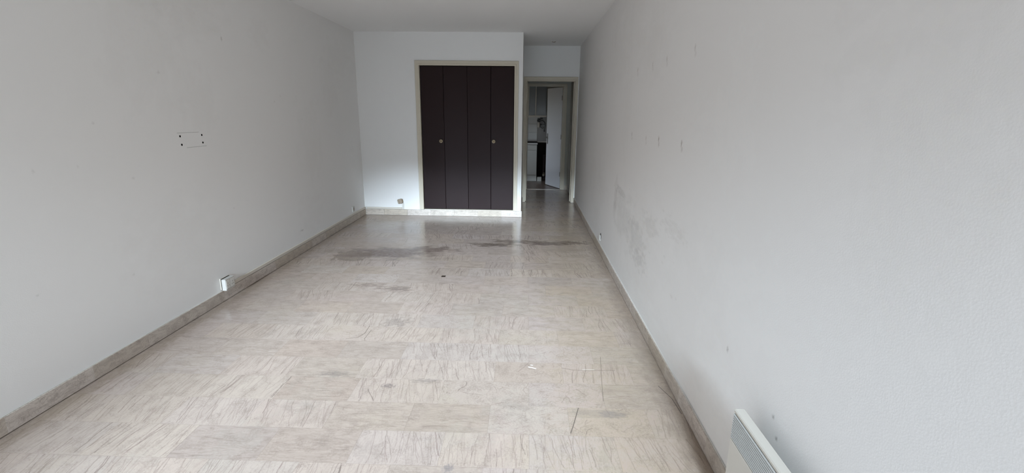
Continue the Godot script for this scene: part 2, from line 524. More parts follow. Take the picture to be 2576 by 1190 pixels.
# kind (0 streaks, 1 along, 2 swirl) and tone (0 dark .. 1 light) of the tiles that can be told apart near the camera
const NEAR_TILES := {
	-1: [[0, 0.7], [0, 0.9], [0, 0.95], [0, 0.95], [0, 0.95], [1, 0.55], [0, 0.85], [0, 0.8], [0, 0.7]],
	0: [[0, 0.7], [0, 0.85], [1, 0.28], [1, 0.32], [0, 1.0], [0, 0.95], [0, 0.85], [0, 0.75], [0, 0.7]],
	1: [[0, 0.6], [0, 0.72], [0, 0.9], [0, 0.85], [1, 0.5], [1, 0.22], [2, 0.75], [2, 0.45], [0, 0.55]],
	2: [[0, 0.6], [0, 0.6], [0, 0.85], [1, 0.25], [0, 0.9], [2, 0.7], [2, 0.6], [1, 0.3], [0, 0.6]],
	3: [[0, 0.5], [1, 0.6], [0, 0.75], [1, 0.4], [0, 0.95], [0, 1.0], [2, 0.35], [0, 0.85], [1, 0.5]],
	4: [[1, 0.4], [1, 0.5], [1, 0.25], [1, 0.30], [0, 0.85], [0, 0.9], [2, 0.75], [1, 0.5], [1, 0.5]],
	5: [[1, 0.4], [0, 0.55], [0, 0.8], [2, 0.7], [0, 0.8], [0, 0.75], [2, 0.6], [1, 0.5], [0, 0.5]],
	6: [[1, 0.4], [1, 0.5], [0, 0.7], [0, 0.75], [2, 0.7], [0, 0.6], [1, 0.5], [0, 0.6], [1, 0.5]],
	7: [[1, 0.4], [1, 0.45], [1, 0.45], [1, 0.25], [0, 0.8], [1, 0.5], [1, 0.5], [0, 0.6], [1, 0.45]],
	8: [[1, 0.4], [0, 0.5], [1, 0.3], [0, 0.8], [0, 0.7], [1, 0.5], [1, 0.55], [1, 0.5], [1, 0.5]],
	9: [[1, 0.45], [1, 0.5], [0, 0.55], [2, 0.45], [0, 0.7], [1, 0.5], [1, 0.55], [1, 0.5], [1, 0.5]],
}

func floor_rect(x0: float, z0: float, x1: float, z1: float, near: bool, size: Vector2i) -> Rect2i:
	var top := NEAR_Z1 if near else FAR_Z1
	var span := (NEAR_Z0 - NEAR_Z1) if near else (NEAR_Z1 - FAR_Z1)
	var a := Vector2(x0 / W * size.x, (z1 - top) / span * size.y)
	var b := Vector2(x1 / W * size.x, (z0 - top) / span * size.y)
	return Rect2i(Vector2i(a.round()), Vector2i((b.round() - a.round())))

func paint_tile(im: Image, x0: float, z0: float, x1: float, z1: float, near: bool, kind: int, tone: float) -> void:
	var r := floor_rect(x0, z0, x1, z1, near, im.get_size())
	var warm := rng.randf_range(-1.0, 1.0)
	var c := Color(0.692, 0.622, 0.572).lerp(Color(0.750, 0.683, 0.634), tone)
	c = Color(c.r + warm * 0.006, c.g + warm * 0.002, c.b - warm * 0.006)
	im.fill_rect(r, c)
	var m: Image = veins[kind + (0 if near else 5)]
	var side := Vector2i(mini(r.size.x, m.get_width()), mini(r.size.y, m.get_height()))
	im.blend_rect(m, Rect2i(Vector2i(rng.randi_range(0, m.get_width() - side.x), rng.randi_range(0, m.get_height() - side.y)), side), r.position)
	m = veins[3 + (0 if near else 5)]
	im.blend_rect(m, Rect2i(Vector2i(rng.randi_range(0, m.get_width() - side.x), rng.randi_range(0, m.get_height() - side.y)), side), r.position)
	grain(im, r, near, kind, tone)
	# dirt held in the joints
	im.blend_rect(joint_strip(near), Rect2i(0, 0, r.size.x, 1), r.position)
	im.blend_rect(joint_strip(near), Rect2i(0, 0, 1, r.size.y), r.position)

var joint_images := {}

func joint_strip(near: bool) -> Image:
	if not joint_images.has(near):
		var im := Image.create(512, 512, false, Image.FORMAT_RGBA8)
		im.fill(Color(0.45, 0.40, 0.36, 0.26 if near else 0.12))
		joint_images[near] = im
	return joint_images[near]

# single veins drawn inside the rim of one tile
func grain(im: Image, r: Rect2i, near: bool, kind: int, tone: float) -> void:
	var s := 1.0 if near else 0.5
	var box_ := Rect2i(r.position, r.size - Vector2i(1, 1))
	if r.size.x < 8 or r.size.y < 8:
		return
	var lean := rng.randf_range(-0.28, 0.12)
	var count := 0
	if kind == 0:
		count = int(r.size.x / (7.5 * s))
	elif kind == 1:
		count = int(r.size.y / (5.0 * s))
	else:
		count = int(r.size.x / (16.0 * s))
	for i in count:
		var c := Color(0.45, 0.40, 0.37).lerp(Color(0.58, 0.50, 0.47), rng.randf())
		c.a = 0.10 + 0.42 * rng.randf() * rng.randf() if kind == 0 else rng.randf_range(0.05, 0.22) if kind == 1 else rng.randf_range(0.08, 0.34)
		c.a = minf(0.9, c.a * (1.3 if near else 1.8))
		var p := Vector2(r.position) + Vector2(rng.randf() * r.size.x, 0.0)
		var q := 1.0
		var wide := (1.0 + rng.randf() * rng.randf() * 1.0) * (1.0 if near else 0.8)
		if kind == 0:
			p.y += r.size.y * (rng.randf() * 0.6 if rng.randf() < 0.35 else 0.0)
			q = r.size.y * rng.randf_range(0.5, 1.2)
		elif kind == 1:
			p.y += rng.randf() * r.size.y
			q = r.size.x * rng.randf_range(0.08, 0.4)
		else:
			p.y += rng.randf() * r.size.y
			q = r.size.y * rng.randf_range(0.15, 0.6)
		var turn := 0.0
		var step := 9.0 * s
		var heading := (PI / 2.0 + lean + rng.randf_range(-0.07, 0.07)) if kind == 0 else rng.randf_range(-0.1, 0.1) if kind == 1 else rng.randf() * TAU
		while q > 0.0:
			turn = turn * 0.7 + rng.randf_range(-0.16, 0.16) * (1.0 if kind < 2 else 3.0)
			var to := p + Vector2.from_angle(heading + turn) * step
			if not box_.has_point(Vector2i(to)):
				break
			line(im, p, to, Color(c.r, c.g, c.b, c.a * rng.randf_range(0.35, 1.0)), wide)
			p = to
			q -= step

func stain(im: Image, near: bool, x: float, z: float, rx: float, rz: float, c: Color, seed_: int, ragged := 0.5, turn := 0.0, core := 0.25) -> void:
	var r := floor_rect(x - rx, z + rz, x + rx, z - rz, near, im.get_size())
	if r.size.x < 2 or r.size.y < 2:
		return
	var b := blob(r.size.x, r.size.y, c, seed_, ragged, turn, core)
	im.blend_rect(b, Rect2i(Vector2i.ZERO, r.size), r.position)

func crack(im: Image, near: bool, pts: Array, c: Color, wide: float) -> void:
	for i in pts.size() - 1:
		var a := floor_rect(pts[i].x, pts[i].y, pts[i].x, pts[i].y, near, im.get_size()).position
		var b := floor_rect(pts[i + 1].x, pts[i + 1].y, pts[i + 1].x, pts[i + 1].y, near, im.get_size()).position
		line(im, a, b, c, wide)

func build_floor() -> void:
	for k in 4:
		veins.append(vein_mask(k))
	veins.append(null)
	for k in 4:
		var half: Image = veins[k].duplicate()
		half.resize(320, 320, Image.INTERPOLATE_LANCZOS)
		veins.append(half)
	var near_im := Image.create(2048, 1776, false, Image.FORMAT_RGBA8)
	var far_im := Image.create(1024, 1728, false, Image.FORMAT_RGBA8)
	near_im.fill(Color(0.5, 0.46, 0.43))
	far_im.fill(Color(0.5, 0.46, 0.43))
	# lay the tiles and colour each on the two pictures of the stone
	var laid: Array = []
	for k in range(-1, 35):
		var z0 := ROW0 - ROW * k
		var z1 := z0 - ROW
		if z1 < ZH - 0.1:
			z1 = ZH
		if z0 <= ZH + 0.02:
			break
		var js := joints(k)
		for i in js.size() - 1:
			var x0: float = js[i]
			var x1: float = js[i + 1]
			if z1 < ZB - 0.05 and x1 < (XP if z1 > ZD else 1.9):
				continue
			var kind := 0
			var tone := 0.6
			if NEAR_TILES.has(k) and i < NEAR_TILES[k].size():
				kind = NEAR_TILES[k][i][0]
				tone = NEAR_TILES[k][i][1]
			else:
				var pick := rng.randf()
				kind = 0 if pick < 0.35 else 1 if pick < 0.8 else 2
				tone = clampf(rng.randfn(0.52, 0.18), 0.1, 1.0)
			var near := z0 > NEAR_Z1 + 0.01
			paint_tile(near_im if near else far_im, x0, z0, x1, z1, near, kind, tone)
			laid.append([x0, z0, x1, z1, near])
	# wear and stains with a shape of their own
	stain(far_im, false, 0.95, -4.84, 0.66, 0.33, Color(0.40, 0.34, 0.31, 0.95), 11, 0.35, 0.1)
	stain(far_im, false, 0.56, -4.72, 0.22, 0.20, Color(0.40, 0.34, 0.29, 0.55), 12, 0.5, 0.0, 0.9)
	stain(far_im, false, 1.35, -5.02, 0.36, 0.16, Color(0.40, 0.34, 0.31, 0.75), 13, 0.7)
	stain(far_im, false, 2.0, -5.25, 0.34, 0.10, Color(0.33, 0.28, 0.24, 0.85), 14, 0.9)
	stain(far_im, false, 2.2, -5.42, 0.30, 0.10, Color(0.33, 0.28, 0.24, 0.75), 15, 0.9)
	stain(far_im, false, 2.62, -5.36, 0.42, 0.13, Color(0.38, 0.32, 0.29, 0.8), 16, 0.9)
	stain(far_im, false, 2.9, -5.4, 0.25, 0.10, Color(0.38, 0.32, 0.29, 0.75), 17, 0.9)
	stain(near_im, true, 1.28, -3.78, 0.22, 0.10, Color(0.42, 0.36, 0.33, 0.65), 18, 1.0, 0.4)
	stain(near_im, true, 1.0, -3.86, 0.20, 0.07, Color(0.42, 0.36, 0.33, 0.5), 19, 1.0, 0.4)
	stain(near_im, true, 2.80, -2.10, 0.11, 0.05, Color(0.45, 0.43, 0.43, 0.5), 20, 0.5, 0.3)
	stain(near_im, true, 2.72, -2.10, 0.22, 0.05, Color(0.50, 0.47, 0.45, 0.3), 21, 0.7)
	stain(near_im, true, 1.30, -2.41, 0.14, 0.035, Color(0.48, 0.44, 0.42, 0.6), 22, 0.7)
	stain(near_im, true, 1.82, -2.36, 0.10, 0.03, Color(0.48, 0.44, 0.42, 0.55), 23, 0.8)
	stain(near_im, true, 1.62, -2.30, 0.05, 0.03, Color(0.40, 0.36, 0.35, 0.6), 24, 0.8)
	stain(near_im, true, 1.45, -3.12, 0.13, 0.10, Color(0.46, 0.42, 0.40, 0.4), 25, 0.9)
	stain(near_im, true, 2.05, -1.69, 0.03, 0.04, Color(0.46, 0.44, 0.45, 0.6), 26, 0.6)
	for i in 30:
		var x := 0.15 + rng.randf() * 2.8
		var z := -1.6 - rng.randf() * 2.4
		stain(near_im, true, x, z, 0.04 + rng.randf() * 0.12, 0.03 + rng.randf() * 0.07, Color(0.5, 0.46, 0.43, 0.08 + rng.randf() * 0.12), 300 + i, 1.0, rng.randf() * 3.0)
		stain(near_im, true, rng.randf() * W, -1.5 - rng.randf() * 2.6, 0.1 + rng.randf() * 0.25, 0.08 + rng.randf() * 0.2, [Color(0.80, 0.71, 0.69, 0.13), Color(0.72, 0.72, 0.67, 0.12)][i % 2], 450 + i, 0.8)
		stain(near_im, true, rng.randf() * W, -1.5 - rng.randf() * 2.6, 0.1 + rng.randf() * 0.2, 0.08 + rng.randf() * 0.15, Color(0.72, 0.66, 0.56, 0.14), 400 + i, 0.8)
	for i in 24:
		stain(far_im, false, 0.15 + rng.randf() * 2.9, -4.3 - rng.randf() * 2.4, 0.05 + rng.randf() * 0.2, 0.04 + rng.randf() * 0.08, Color(0.46, 0.41, 0.37, 0.10 + rng.randf() * 0.14), 340 + i, 1.0)
	# grime gathered along the walls
	for i in 44:
		var z := -1.5 - i * 0.12
		var near := z > NEAR_Z1 + 0.1
		var im := near_im if near else far_im
		if near or z < NEAR_Z1 - 0.1:
			stain(im, near, 0.05, z, 0.07, 0.16, Color(0.52, 0.46, 0.39, 0.28), 130 + i, 0.5)
			stain(im, near, W - 0.05, z, 0.10, 0.22, Color(0.52, 0.46, 0.40, 0.24), 180 + i, 0.5)
			stain(im, near, W - 0.3, z, 0.45, 0.3, Color(0.72, 0.64, 0.52, 0.09), 230 + i, 0.4)
	# a chipped corner, cracks, a crumb of plaster
	var chip := floor_rect(1.595, -4.108, 1.632, -4.150, true, near_im.get_size())
	near_im.fill_rect(chip, Color(0.27, 0.23, 0.20))
	crack(near_im, true, [Vector2(2.584, -2.538), Vector2(2.643, -2.520), Vector2(2.70, -2.516), Vector2(2.782, -2.521), Vector2(2.89, -2.526)], Color(0.45, 0.40, 0.36, 0.6), 1.5)
	crack(near_im, true, [Vector2(2.70, -2.524), Vector2(2.77, -2.529)], Color(0.95, 0.92, 0.86, 0.9), 1.5)
	crack(near_im, true, [Vector2(2.829, -2.684), Vector2(2.80, -2.443), Vector2(2.776, -2.209)], Color(0.42, 0.38, 0.34, 0.55), 1.2)
	crack(near_im, true, [Vector2(2.639, -2.144), Vector2(2.622, -2.08), Vector2(2.60, -2.0), Vector2(2.584, -1.944)], Color(0.40, 0.36, 0.33, 0.7), 1.7)
	crack(near_im, true, [Vector2(3.10, -2.372), Vector2(3.14, -2.252), Vector2(3.15, -2.12)], Color(0.3, 0.27, 0.25, 0.8), 1.3)
	crack(near_im, true, [Vector2(1.19, -2.846), Vector2(1.26, -2.87), Vector2(1.285, -2.93), Vector2(1.28, -3.05)], Color(0.42, 0.38, 0.35, 0.8), 1.4)
	crack(near_im, true, [Vector2(1.31, -2.846), Vector2(1.312, -2.98)], Color(0.42, 0.38, 0.35, 0.7), 1.4)
	crack(near_im, true, [Vector2(2.388, -2.541), Vector2(2.428, -2.524)], Color(1, 1, 0.98, 1.0), 3.0)
	crack(near_im, true, [Vector2(2.400, -2.565), Vector2(2.412, -2.562)], Color(1, 1, 0.98, 0.9), 2.5)
	var mats := {}
	for near: bool in [true, false]:
		var m := StandardMaterial3D.new()
		m.albedo_texture = ImageTexture.create_from_image(near_im if near else far_im)
		m.texture_repeat = false
		m.roughness = 0.20
		m.metallic_specular = 0.5
		mats[near] = m
	M.marble_far = mats[false]
	# the setting's floor: a bed of mortar that carries every tile
	var st := begin()
	bx(st, Vector3(-0.1, -0.25, -9.55), Vector3(W + 0.1, -0.0125, ZW + 0.2))
	var fl := obj("floor", st, mat(Color(0.36, 0.33, 0.30), 0.9, 0.2))
	tag(fl, "worn marble tile floor of the room, passage and hall", "floor", "", "structure")
	for t: Array in laid:
		var near: bool = t[4]
		var lift := rng.randf_range(-0.0001, 0.0001)
		var g := 0.0001
		st = begin()
		bx(st, Vector3(t[0] + g, -0.0125, t[3] + g), Vector3(t[2] - g, lift, t[1] - g), 0.0)
		tile_uv(st, near, "tile", fl, mats[near])
	# what the picture shows nothing of: floor behind the camera and off to the side of the hall
	st = begin()
	bx(st, Vector3(0, -0.0125, ROW0 + ROW + 0.0005), Vector3(W, 0.0, ZW), 0.0)
	bx(st, Vector3(0.6, -0.0125, ZH), Vector3(1.9, 0.0, ZD), 0.0)
	var rest := obj("stone_slab", st, mat(Color(0.76, 0.72, 0.69), 0.3, 0.5), fl)
	rest.set_meta("kind", "stuff")

func tile_uv(st: SurfaceTool, near: bool, called: String, parent: Node3D, m: Material) -> MeshInstance3D:
	var a := st.commit().surface_get_arrays(0)
	var top := NEAR_Z1 if near else FAR_Z1
	var span := (NEAR_Z0 - NEAR_Z1) if near else (NEAR_Z1 - FAR_Z1)
	var uv := PackedVector2Array()
	for p: Vector3 in a[Mesh.ARRAY_VERTEX]:
		uv.append(Vector2(p.x / W, (p.z - top) / span))
	a[Mesh.ARRAY_TEX_UV] = uv
	var am := ArrayMesh.new()
	am.add_surface_from_arrays(Mesh.PRIMITIVE_TRIANGLES, a)
	var o := MeshInstance3D.new()
	o.name = called
	o.mesh = am
	o.material_override = m
	parent.add_child(o, true)
	return o

# ------------------------------------------------------------------ marble skirting
func skirting_materials() -> Array:
	var out: Array = []
	for k in 4:
		var im := Image.create(256, 64, false, Image.FORMAT_RGBA8)
		im.fill(Color(0.80, 0.75, 0.69).lerp(Color(0.87, 0.825, 0.785), k / 3.0))
		im.blend_rect(veins[1], Rect2i(k * 90, 30 + k * 120, 256, 64), Vector2i.ZERO)
		im.blend_rect(veins[3], Rect2i(60 + k * 70, k * 100, 256, 64), Vector2i.ZERO)
		var m := mat(Color.WHITE, 0.4, 0.5)
		m.albedo_texture = ImageTexture.create_from_image(im)
		m.uv1_scale = Vector3(2.5, 10.0, 1)
		out.append(m)
	return out

func build_baseboards() -> void:
	var ms := skirting_materials()
	var t := 0.013
	var lift := 0.0035
	# left wall
	var b := base("baseboard_left", Vector3(0, 0, -1.0))
	tag(b, "marble skirting strips along the left wall", "baseboard", "", "structure")
	var z := 0.9
	while z > ZB + t + 0.01:
		var z1 := maxf(z - TL, ZB + t)
		if absf(z - TL + 2.275) < 0.2:
			z1 = -2.275
		obj("marble_strip", bx(begin(), Vector3(0.0005, lift, z1 + 0.0001), Vector3(t + rng.randf_range(-0.0002, 0.0002), 0.086 + rng.randf_range(-0.0012, 0.0012), z - 0.0001), 0.0004), ms[rng.randi() % 4], b)
		z = z1
	box("paint_line", Vector3(0.0004, 0.0855, -3.42), Vector3(0.006, 0.0885, 0.9), 0.001, M.white, b)
	# right wall, through the passage
	b = base("baseboard_right", Vector3(W, 0, -1.0))
	tag(b, "marble skirting strips along the right wall", "baseboard", "", "structure")
	z = 0.9
	while z > ZD + 0.02:
		var z1 := maxf(z - TL, ZD + 0.014)
		if absf(z - TL + 2.464) < 0.2:
			z1 = -2.464
		obj("marble_strip", bx(begin(), Vector3(W - t + rng.randf_range(-0.0002, 0.0002), lift, z1 + 0.0001), Vector3(W - 0.0005, 0.086 + rng.randf_range(-0.0012, 0.0012), z - 0.0001), 0.0004), ms[rng.randi() % 4], b)
		z = z1
	box("paint_line", Vector3(W - 0.006, 0.0855, ZD + 0.02), Vector3(W - 0.0004, 0.0885, 0.9), 0.001, M.white, b)
	# back wall under the wardrobe
	b = base("baseboard_back", Vector3(1.14, 0, ZB))
	tag(b, "pale marble skirting strips below the wardrobe", "baseboard", "", "structure")
	var js: Array = [t, 0.285, 0.628, 0.970, 1.3126, 1.655, 1.998, XP + 0.012]
	for i in js.size() - 1:
		obj("marble_strip", bx(begin(), Vector3(js[i] + 0.0009, lift, ZB + 0.0005), Vector3(js[i + 1] - 0.0009, 0.088 + rng.randf_range(-0.001, 0.001), ZB + t), 0.0004), ms[(i * 3 + 1) % 4], b)
	# passage side of the wardrobe wall
	b = base("baseboard_passage", Vector3(XP, 0, -7.4))
	tag(b, "marble skirting strips round the wardrobe wall corner", "baseboard", "", "structure")
	z = ZB
	while z > ZD + 0.03:
		var z1 := maxf(z - TL, ZD + 0.014)
		obj("marble_strip", bx(begin(), Vector3(XP + 0.0005, lift, z1 + 0.0001), Vector3(XP + t, 0.086, z - 0.0001), 0.0004), ms[rng.randi() % 4], b)
		z = z1
	# hall
	b = base("baseboard_hall", Vector3(3.13, 0, ZH))
	tag(b, "grey marble skirting at the right of the kitchen door", "baseboard", "", "structure")
	obj("marble_strip", bx(begin(), Vector3(3.10, lift, ZH + 0.0005), Vector3(W - 0.001, 0.09, ZH + t), 0.0004), ms[0], b)

# ------------------------------------------------------------------ doorway at the end of the passage
func build_doorway() -> void:
	var d := base("door_1", Vector3(2.72, 0, ZD))
	tag(d, "cream painted door frame at the end of the passage", "door frame", "", "structure")
	# jambs and head: a flat lining with a rebate, then a moulded casing on the wall
	for s: float in [-1.0, 1.0]:
		var xi := 2.337 if s < 0.0 else 3.105
		var st := begin()
		var a := xi
		var c := xi + s * 0.018
		bx(st, Vector3(minf(a, c), 0.008, ZD - 0.115), Vector3(maxf(a, c), 1.99, ZD + 0.004), 0.002)
		bx(st, Vector3(minf(a - s * 0.012, c), 0.008, ZD - 0.115), Vector3(maxf(a - s * 0.012, c), 1.978, ZD - 0.065), 0.002)
		obj("jamb", st, M.cream, d)
		st = begin()
		var lim := 2.2825 if s < 0.0 else 3.155
		bx(st, Vector3(minf(xi - s * -0.002, lim), 0.004, ZD), Vector3(maxf(xi - s * -0.002, lim), 2.03, ZD + 0.014), 0.003)
		bx(st, Vector3(minf(xi + s * 0.002, xi + s * 0.020), 0.006, ZD + 0.012), Vector3(maxf(xi + s * 0.002, xi + s * 0.020), 1.99, ZD + 0.021), 0.003)
		obj("casing", st, M.cream, d)
	var st2 := begin()
	bx(st2, Vector3(2.337, 1.967, ZD - 0.115), Vector3(3.105, 1.99, ZD + 0.004), 0.002)
	obj("jamb", st2, M.cream, d)
	st2 = begin()
	bx(st2, Vector3(2.2825, 1.972, ZD), Vector3(3.155, 2.032, ZD + 0.0145), 0.003)
	bx(st2, Vector3(2.335, 1.972, ZD + 0.012), Vector3(3.107, 1.990, ZD + 0.021), 0.003)
	bx(st2, Vector3(2.2825, 2.022, ZD + 0.012), Vector3(3.155, 2.034, ZD + 0.019), 0.003)
	obj("casing", st2, M.cream, d)

# ------------------------------------------------------------------ built-in wardrobe
func build_wardrobe() -> void:
	var w := base("wardrobe", Vector3(1.52, 0.092, ZB))
	tag(w, "built-in wardrobe with four dark brown folding doors in a cream frame", "wardrobe")
	# frame: flat board with a raised inner lip
	var zf := ZB + 0.016
	for s: float in [-1.0, 1.0]:
		var xi := 0.874 if s < 0.0 else 2.168
		var xo := 0.811 if s < 0.0 else 2.224
		var st := begin()
		bx(st, Vector3(minf(xi, xo), 0.092, ZB + 0.0003), Vector3(maxf(xi, xo), 2.139, zf), 0.003)
		bx(st, Vector3(minf(xi, xi + s * 0.022), 0.092, ZB - 0.06), Vector3(maxf(xi, xi + s * 0.022), 2.098, zf + 0.008), 0.003)
		obj("frame", st, M.cream, w)
	var st2 := begin()
	bx(st2, Vector3(0.811, 2.076, ZB + 0.0003), Vector3(2.224, 2.139, zf + 0.0005), 0.003)
	bx(st2, Vector3(0.855, 2.076, ZB - 0.06), Vector3(2.19, 2.098, zf + 0.0085), 0.003)
	obj("frame", st2, M.cream, w)
	box("back_panel", Vector3(0.846, 0.093, ZB - 0.096), Vector3(2.185, 2.0945, ZB - 0.075), 0.0, M.dark, w)
	box("bottom_rail", Vector3(0.876, 0.0925, ZB - 0.06), Vector3(2.166, 0.0965, ZB + 0.006), 0.001, M.cream, w)
	# four leaves, folded a little so that each meets the next with a shadow line
	var xs: Array = [0.878, 1.1935, 1.5205, 1.8470, 2.1645]
	var zs: Array = [-0.006, -0.001, -0.010, 0.002, -0.008]
	for i in 4:
		var x0: float = xs[i] + 0.0018
		var x1: float = xs[i + 1] - (0.0018 if i != 2 else 0.004)
		var z0: float = ZB + zs[i] - (0.004 if i == 3 else 0.0)
		var z1: float = ZB + zs[i + 1] + (-0.006 if i == 2 else 0.0)
		var lean := atan2(z1 - z0, x1 - x0)
		var turn := Basis(Vector3.UP, -lean)
		var at := Vector3(x0, 0.0, z0)
		var leaf := obj("door_leaf", bx(begin(), Vector3(0, 0.1045, -0.02), Vector3((x1 - x0) / cos(lean), 2.068, 0.0), 0.002, turn, at), M.brown, w)
		if i == 0 or i == 3:
			var k := Vector3(1.148, 1.071, z0 + (1.148 - x0) * tan(lean)) if i == 0 else Vector3(1.887, 1.074, z0 + (1.887 - x0) * tan(lean))
			var kn := obj("knob", lathe(begin(), k, Vector3(0, 0, 1), [Vector2(0.019, 0.0), Vector2(0.019, 0.004), Vector2(0.011, 0.008), Vector2(0.011, 0.016), Vector2(0.021, 0.022), Vector2(0.0235, 0.029), Vector2(0.0225, 0.035), Vector2(0.017, 0.0385)], 24), M.knob, leaf)
			kn.set_meta("label", "round cream knob")
			obj("knob_centre", lathe(begin(), k, Vector3(0, 0, 1), [Vector2(0.017, 0.0370), Vector2(0.015, 0.0392), Vector2(0.012, 0.0375), Vector2(0.0075, 0.0375), Vector2(0.006, 0.040), Vector2(0.0, 0.041)], 20), M.knob_dark, leaf)

# ------------------------------------------------------------------ kitchen door, standing open
func build_kitchen_door() -> void:
	var d := base("door_2", Vector3(2.7, 0, ZH))
	tag(d, "white kitchen door standing open in a cream frame", "door", "", "structure")
	var st := begin()
	bx(st, Vector3(3.022, 0.004, ZH - 0.105), Vector3(3.052, 1.992, ZH + 0.004), 0.002)
	bx(st, Vector3(3.030, 0.004, ZH), Vector3(3.098, 2.018, ZH + 0.014), 0.003)
	obj("frame", st, M.cream, d)
	st = begin()
	bx(st, Vector3(2.343, 0.004, ZH - 0.105), Vector3(2.362, 1.992, ZH + 0.004), 0.002)
	bx(st, Vector3(2.296, 0.004, ZH), Vector3(2.358, 2.018, ZH + 0.014), 0.003)
	obj("frame", st, M.cream, d)
	st = begin()
	bx(st, Vector3(2.343, 1.970, ZH - 0.105), Vector3(3.052, 1.992, ZH + 0.004), 0.002)
	bx(st, Vector3(2.296, 1.976, ZH), Vector3(3.098, 2.019, ZH + 0.0145), 0.003)
	obj("frame", st, M.cream, d)
	# the leaf turns on the right jamb
	var hinge := Vector3(3.016, 0.0, ZH - 0.115)
	var free := Vector3(2.745, 0.0, -10.24)
	var along := (free - hinge).normalized()
	var width := 0.655
	var turn := Basis(along, Vector3.UP, along.cross(Vector3.UP))
	var leaf := obj("door_leaf", bx(begin(), Vector3(0.0, 0.012, 0.0), Vector3(width, 1.966, 0.036), 0.0015, turn, hinge), M.door_white, d)
	# which local z looks back to the hall
	var front: float = 0.036 if (turn * Vector3(0, 0, 1)).z > 0.0 else 0.0
	var s: float = 1.0 if front > 0.0 else -1.0
	var lo := Vector3(width - 0.075, 0.862, front)
	var hi := Vector3(width - 0.035, 1.075, front + s * 0.006)
	obj("handle_plate", bx(begin(), lo.min(hi), lo.max(hi), 0.001, turn, hinge), M.metal, leaf)
	var p := func(x: float, y: float, z: float) -> Vector3: return turn * Vector3(x, y, front + s * z) + hinge
	obj("lever", tube(begin(), [p.call(width - 0.055, 1.0, 0.0), p.call(width - 0.055, 1.0, 0.045), p.call(width - 0.065, 0.999, 0.055), p.call(width - 0.10, 0.995, 0.055), p.call(width - 0.16, 0.985, 0.055)], 0.008), M.metal, leaf)
	for y: float in [0.25, 0.98, 1.72]:
		obj("hinge", lathe(begin(), Vector3(3.014, y, ZH - 0.108), Vector3.UP, [Vector2(0.0, 0.0), Vector2(0.007, 0.001), Vector2(0.007, 0.089), Vector2(0.0, 0.09)], 10), M.metal, d)
	tag(box("threshold_strip", Vector3(2.363, -0.004, ZH - 0.055), Vector3(3.02, 0.006, ZH - 0.015), 0.003, M.threshold), "metal strip on the floor below the open kitchen door", "threshold")

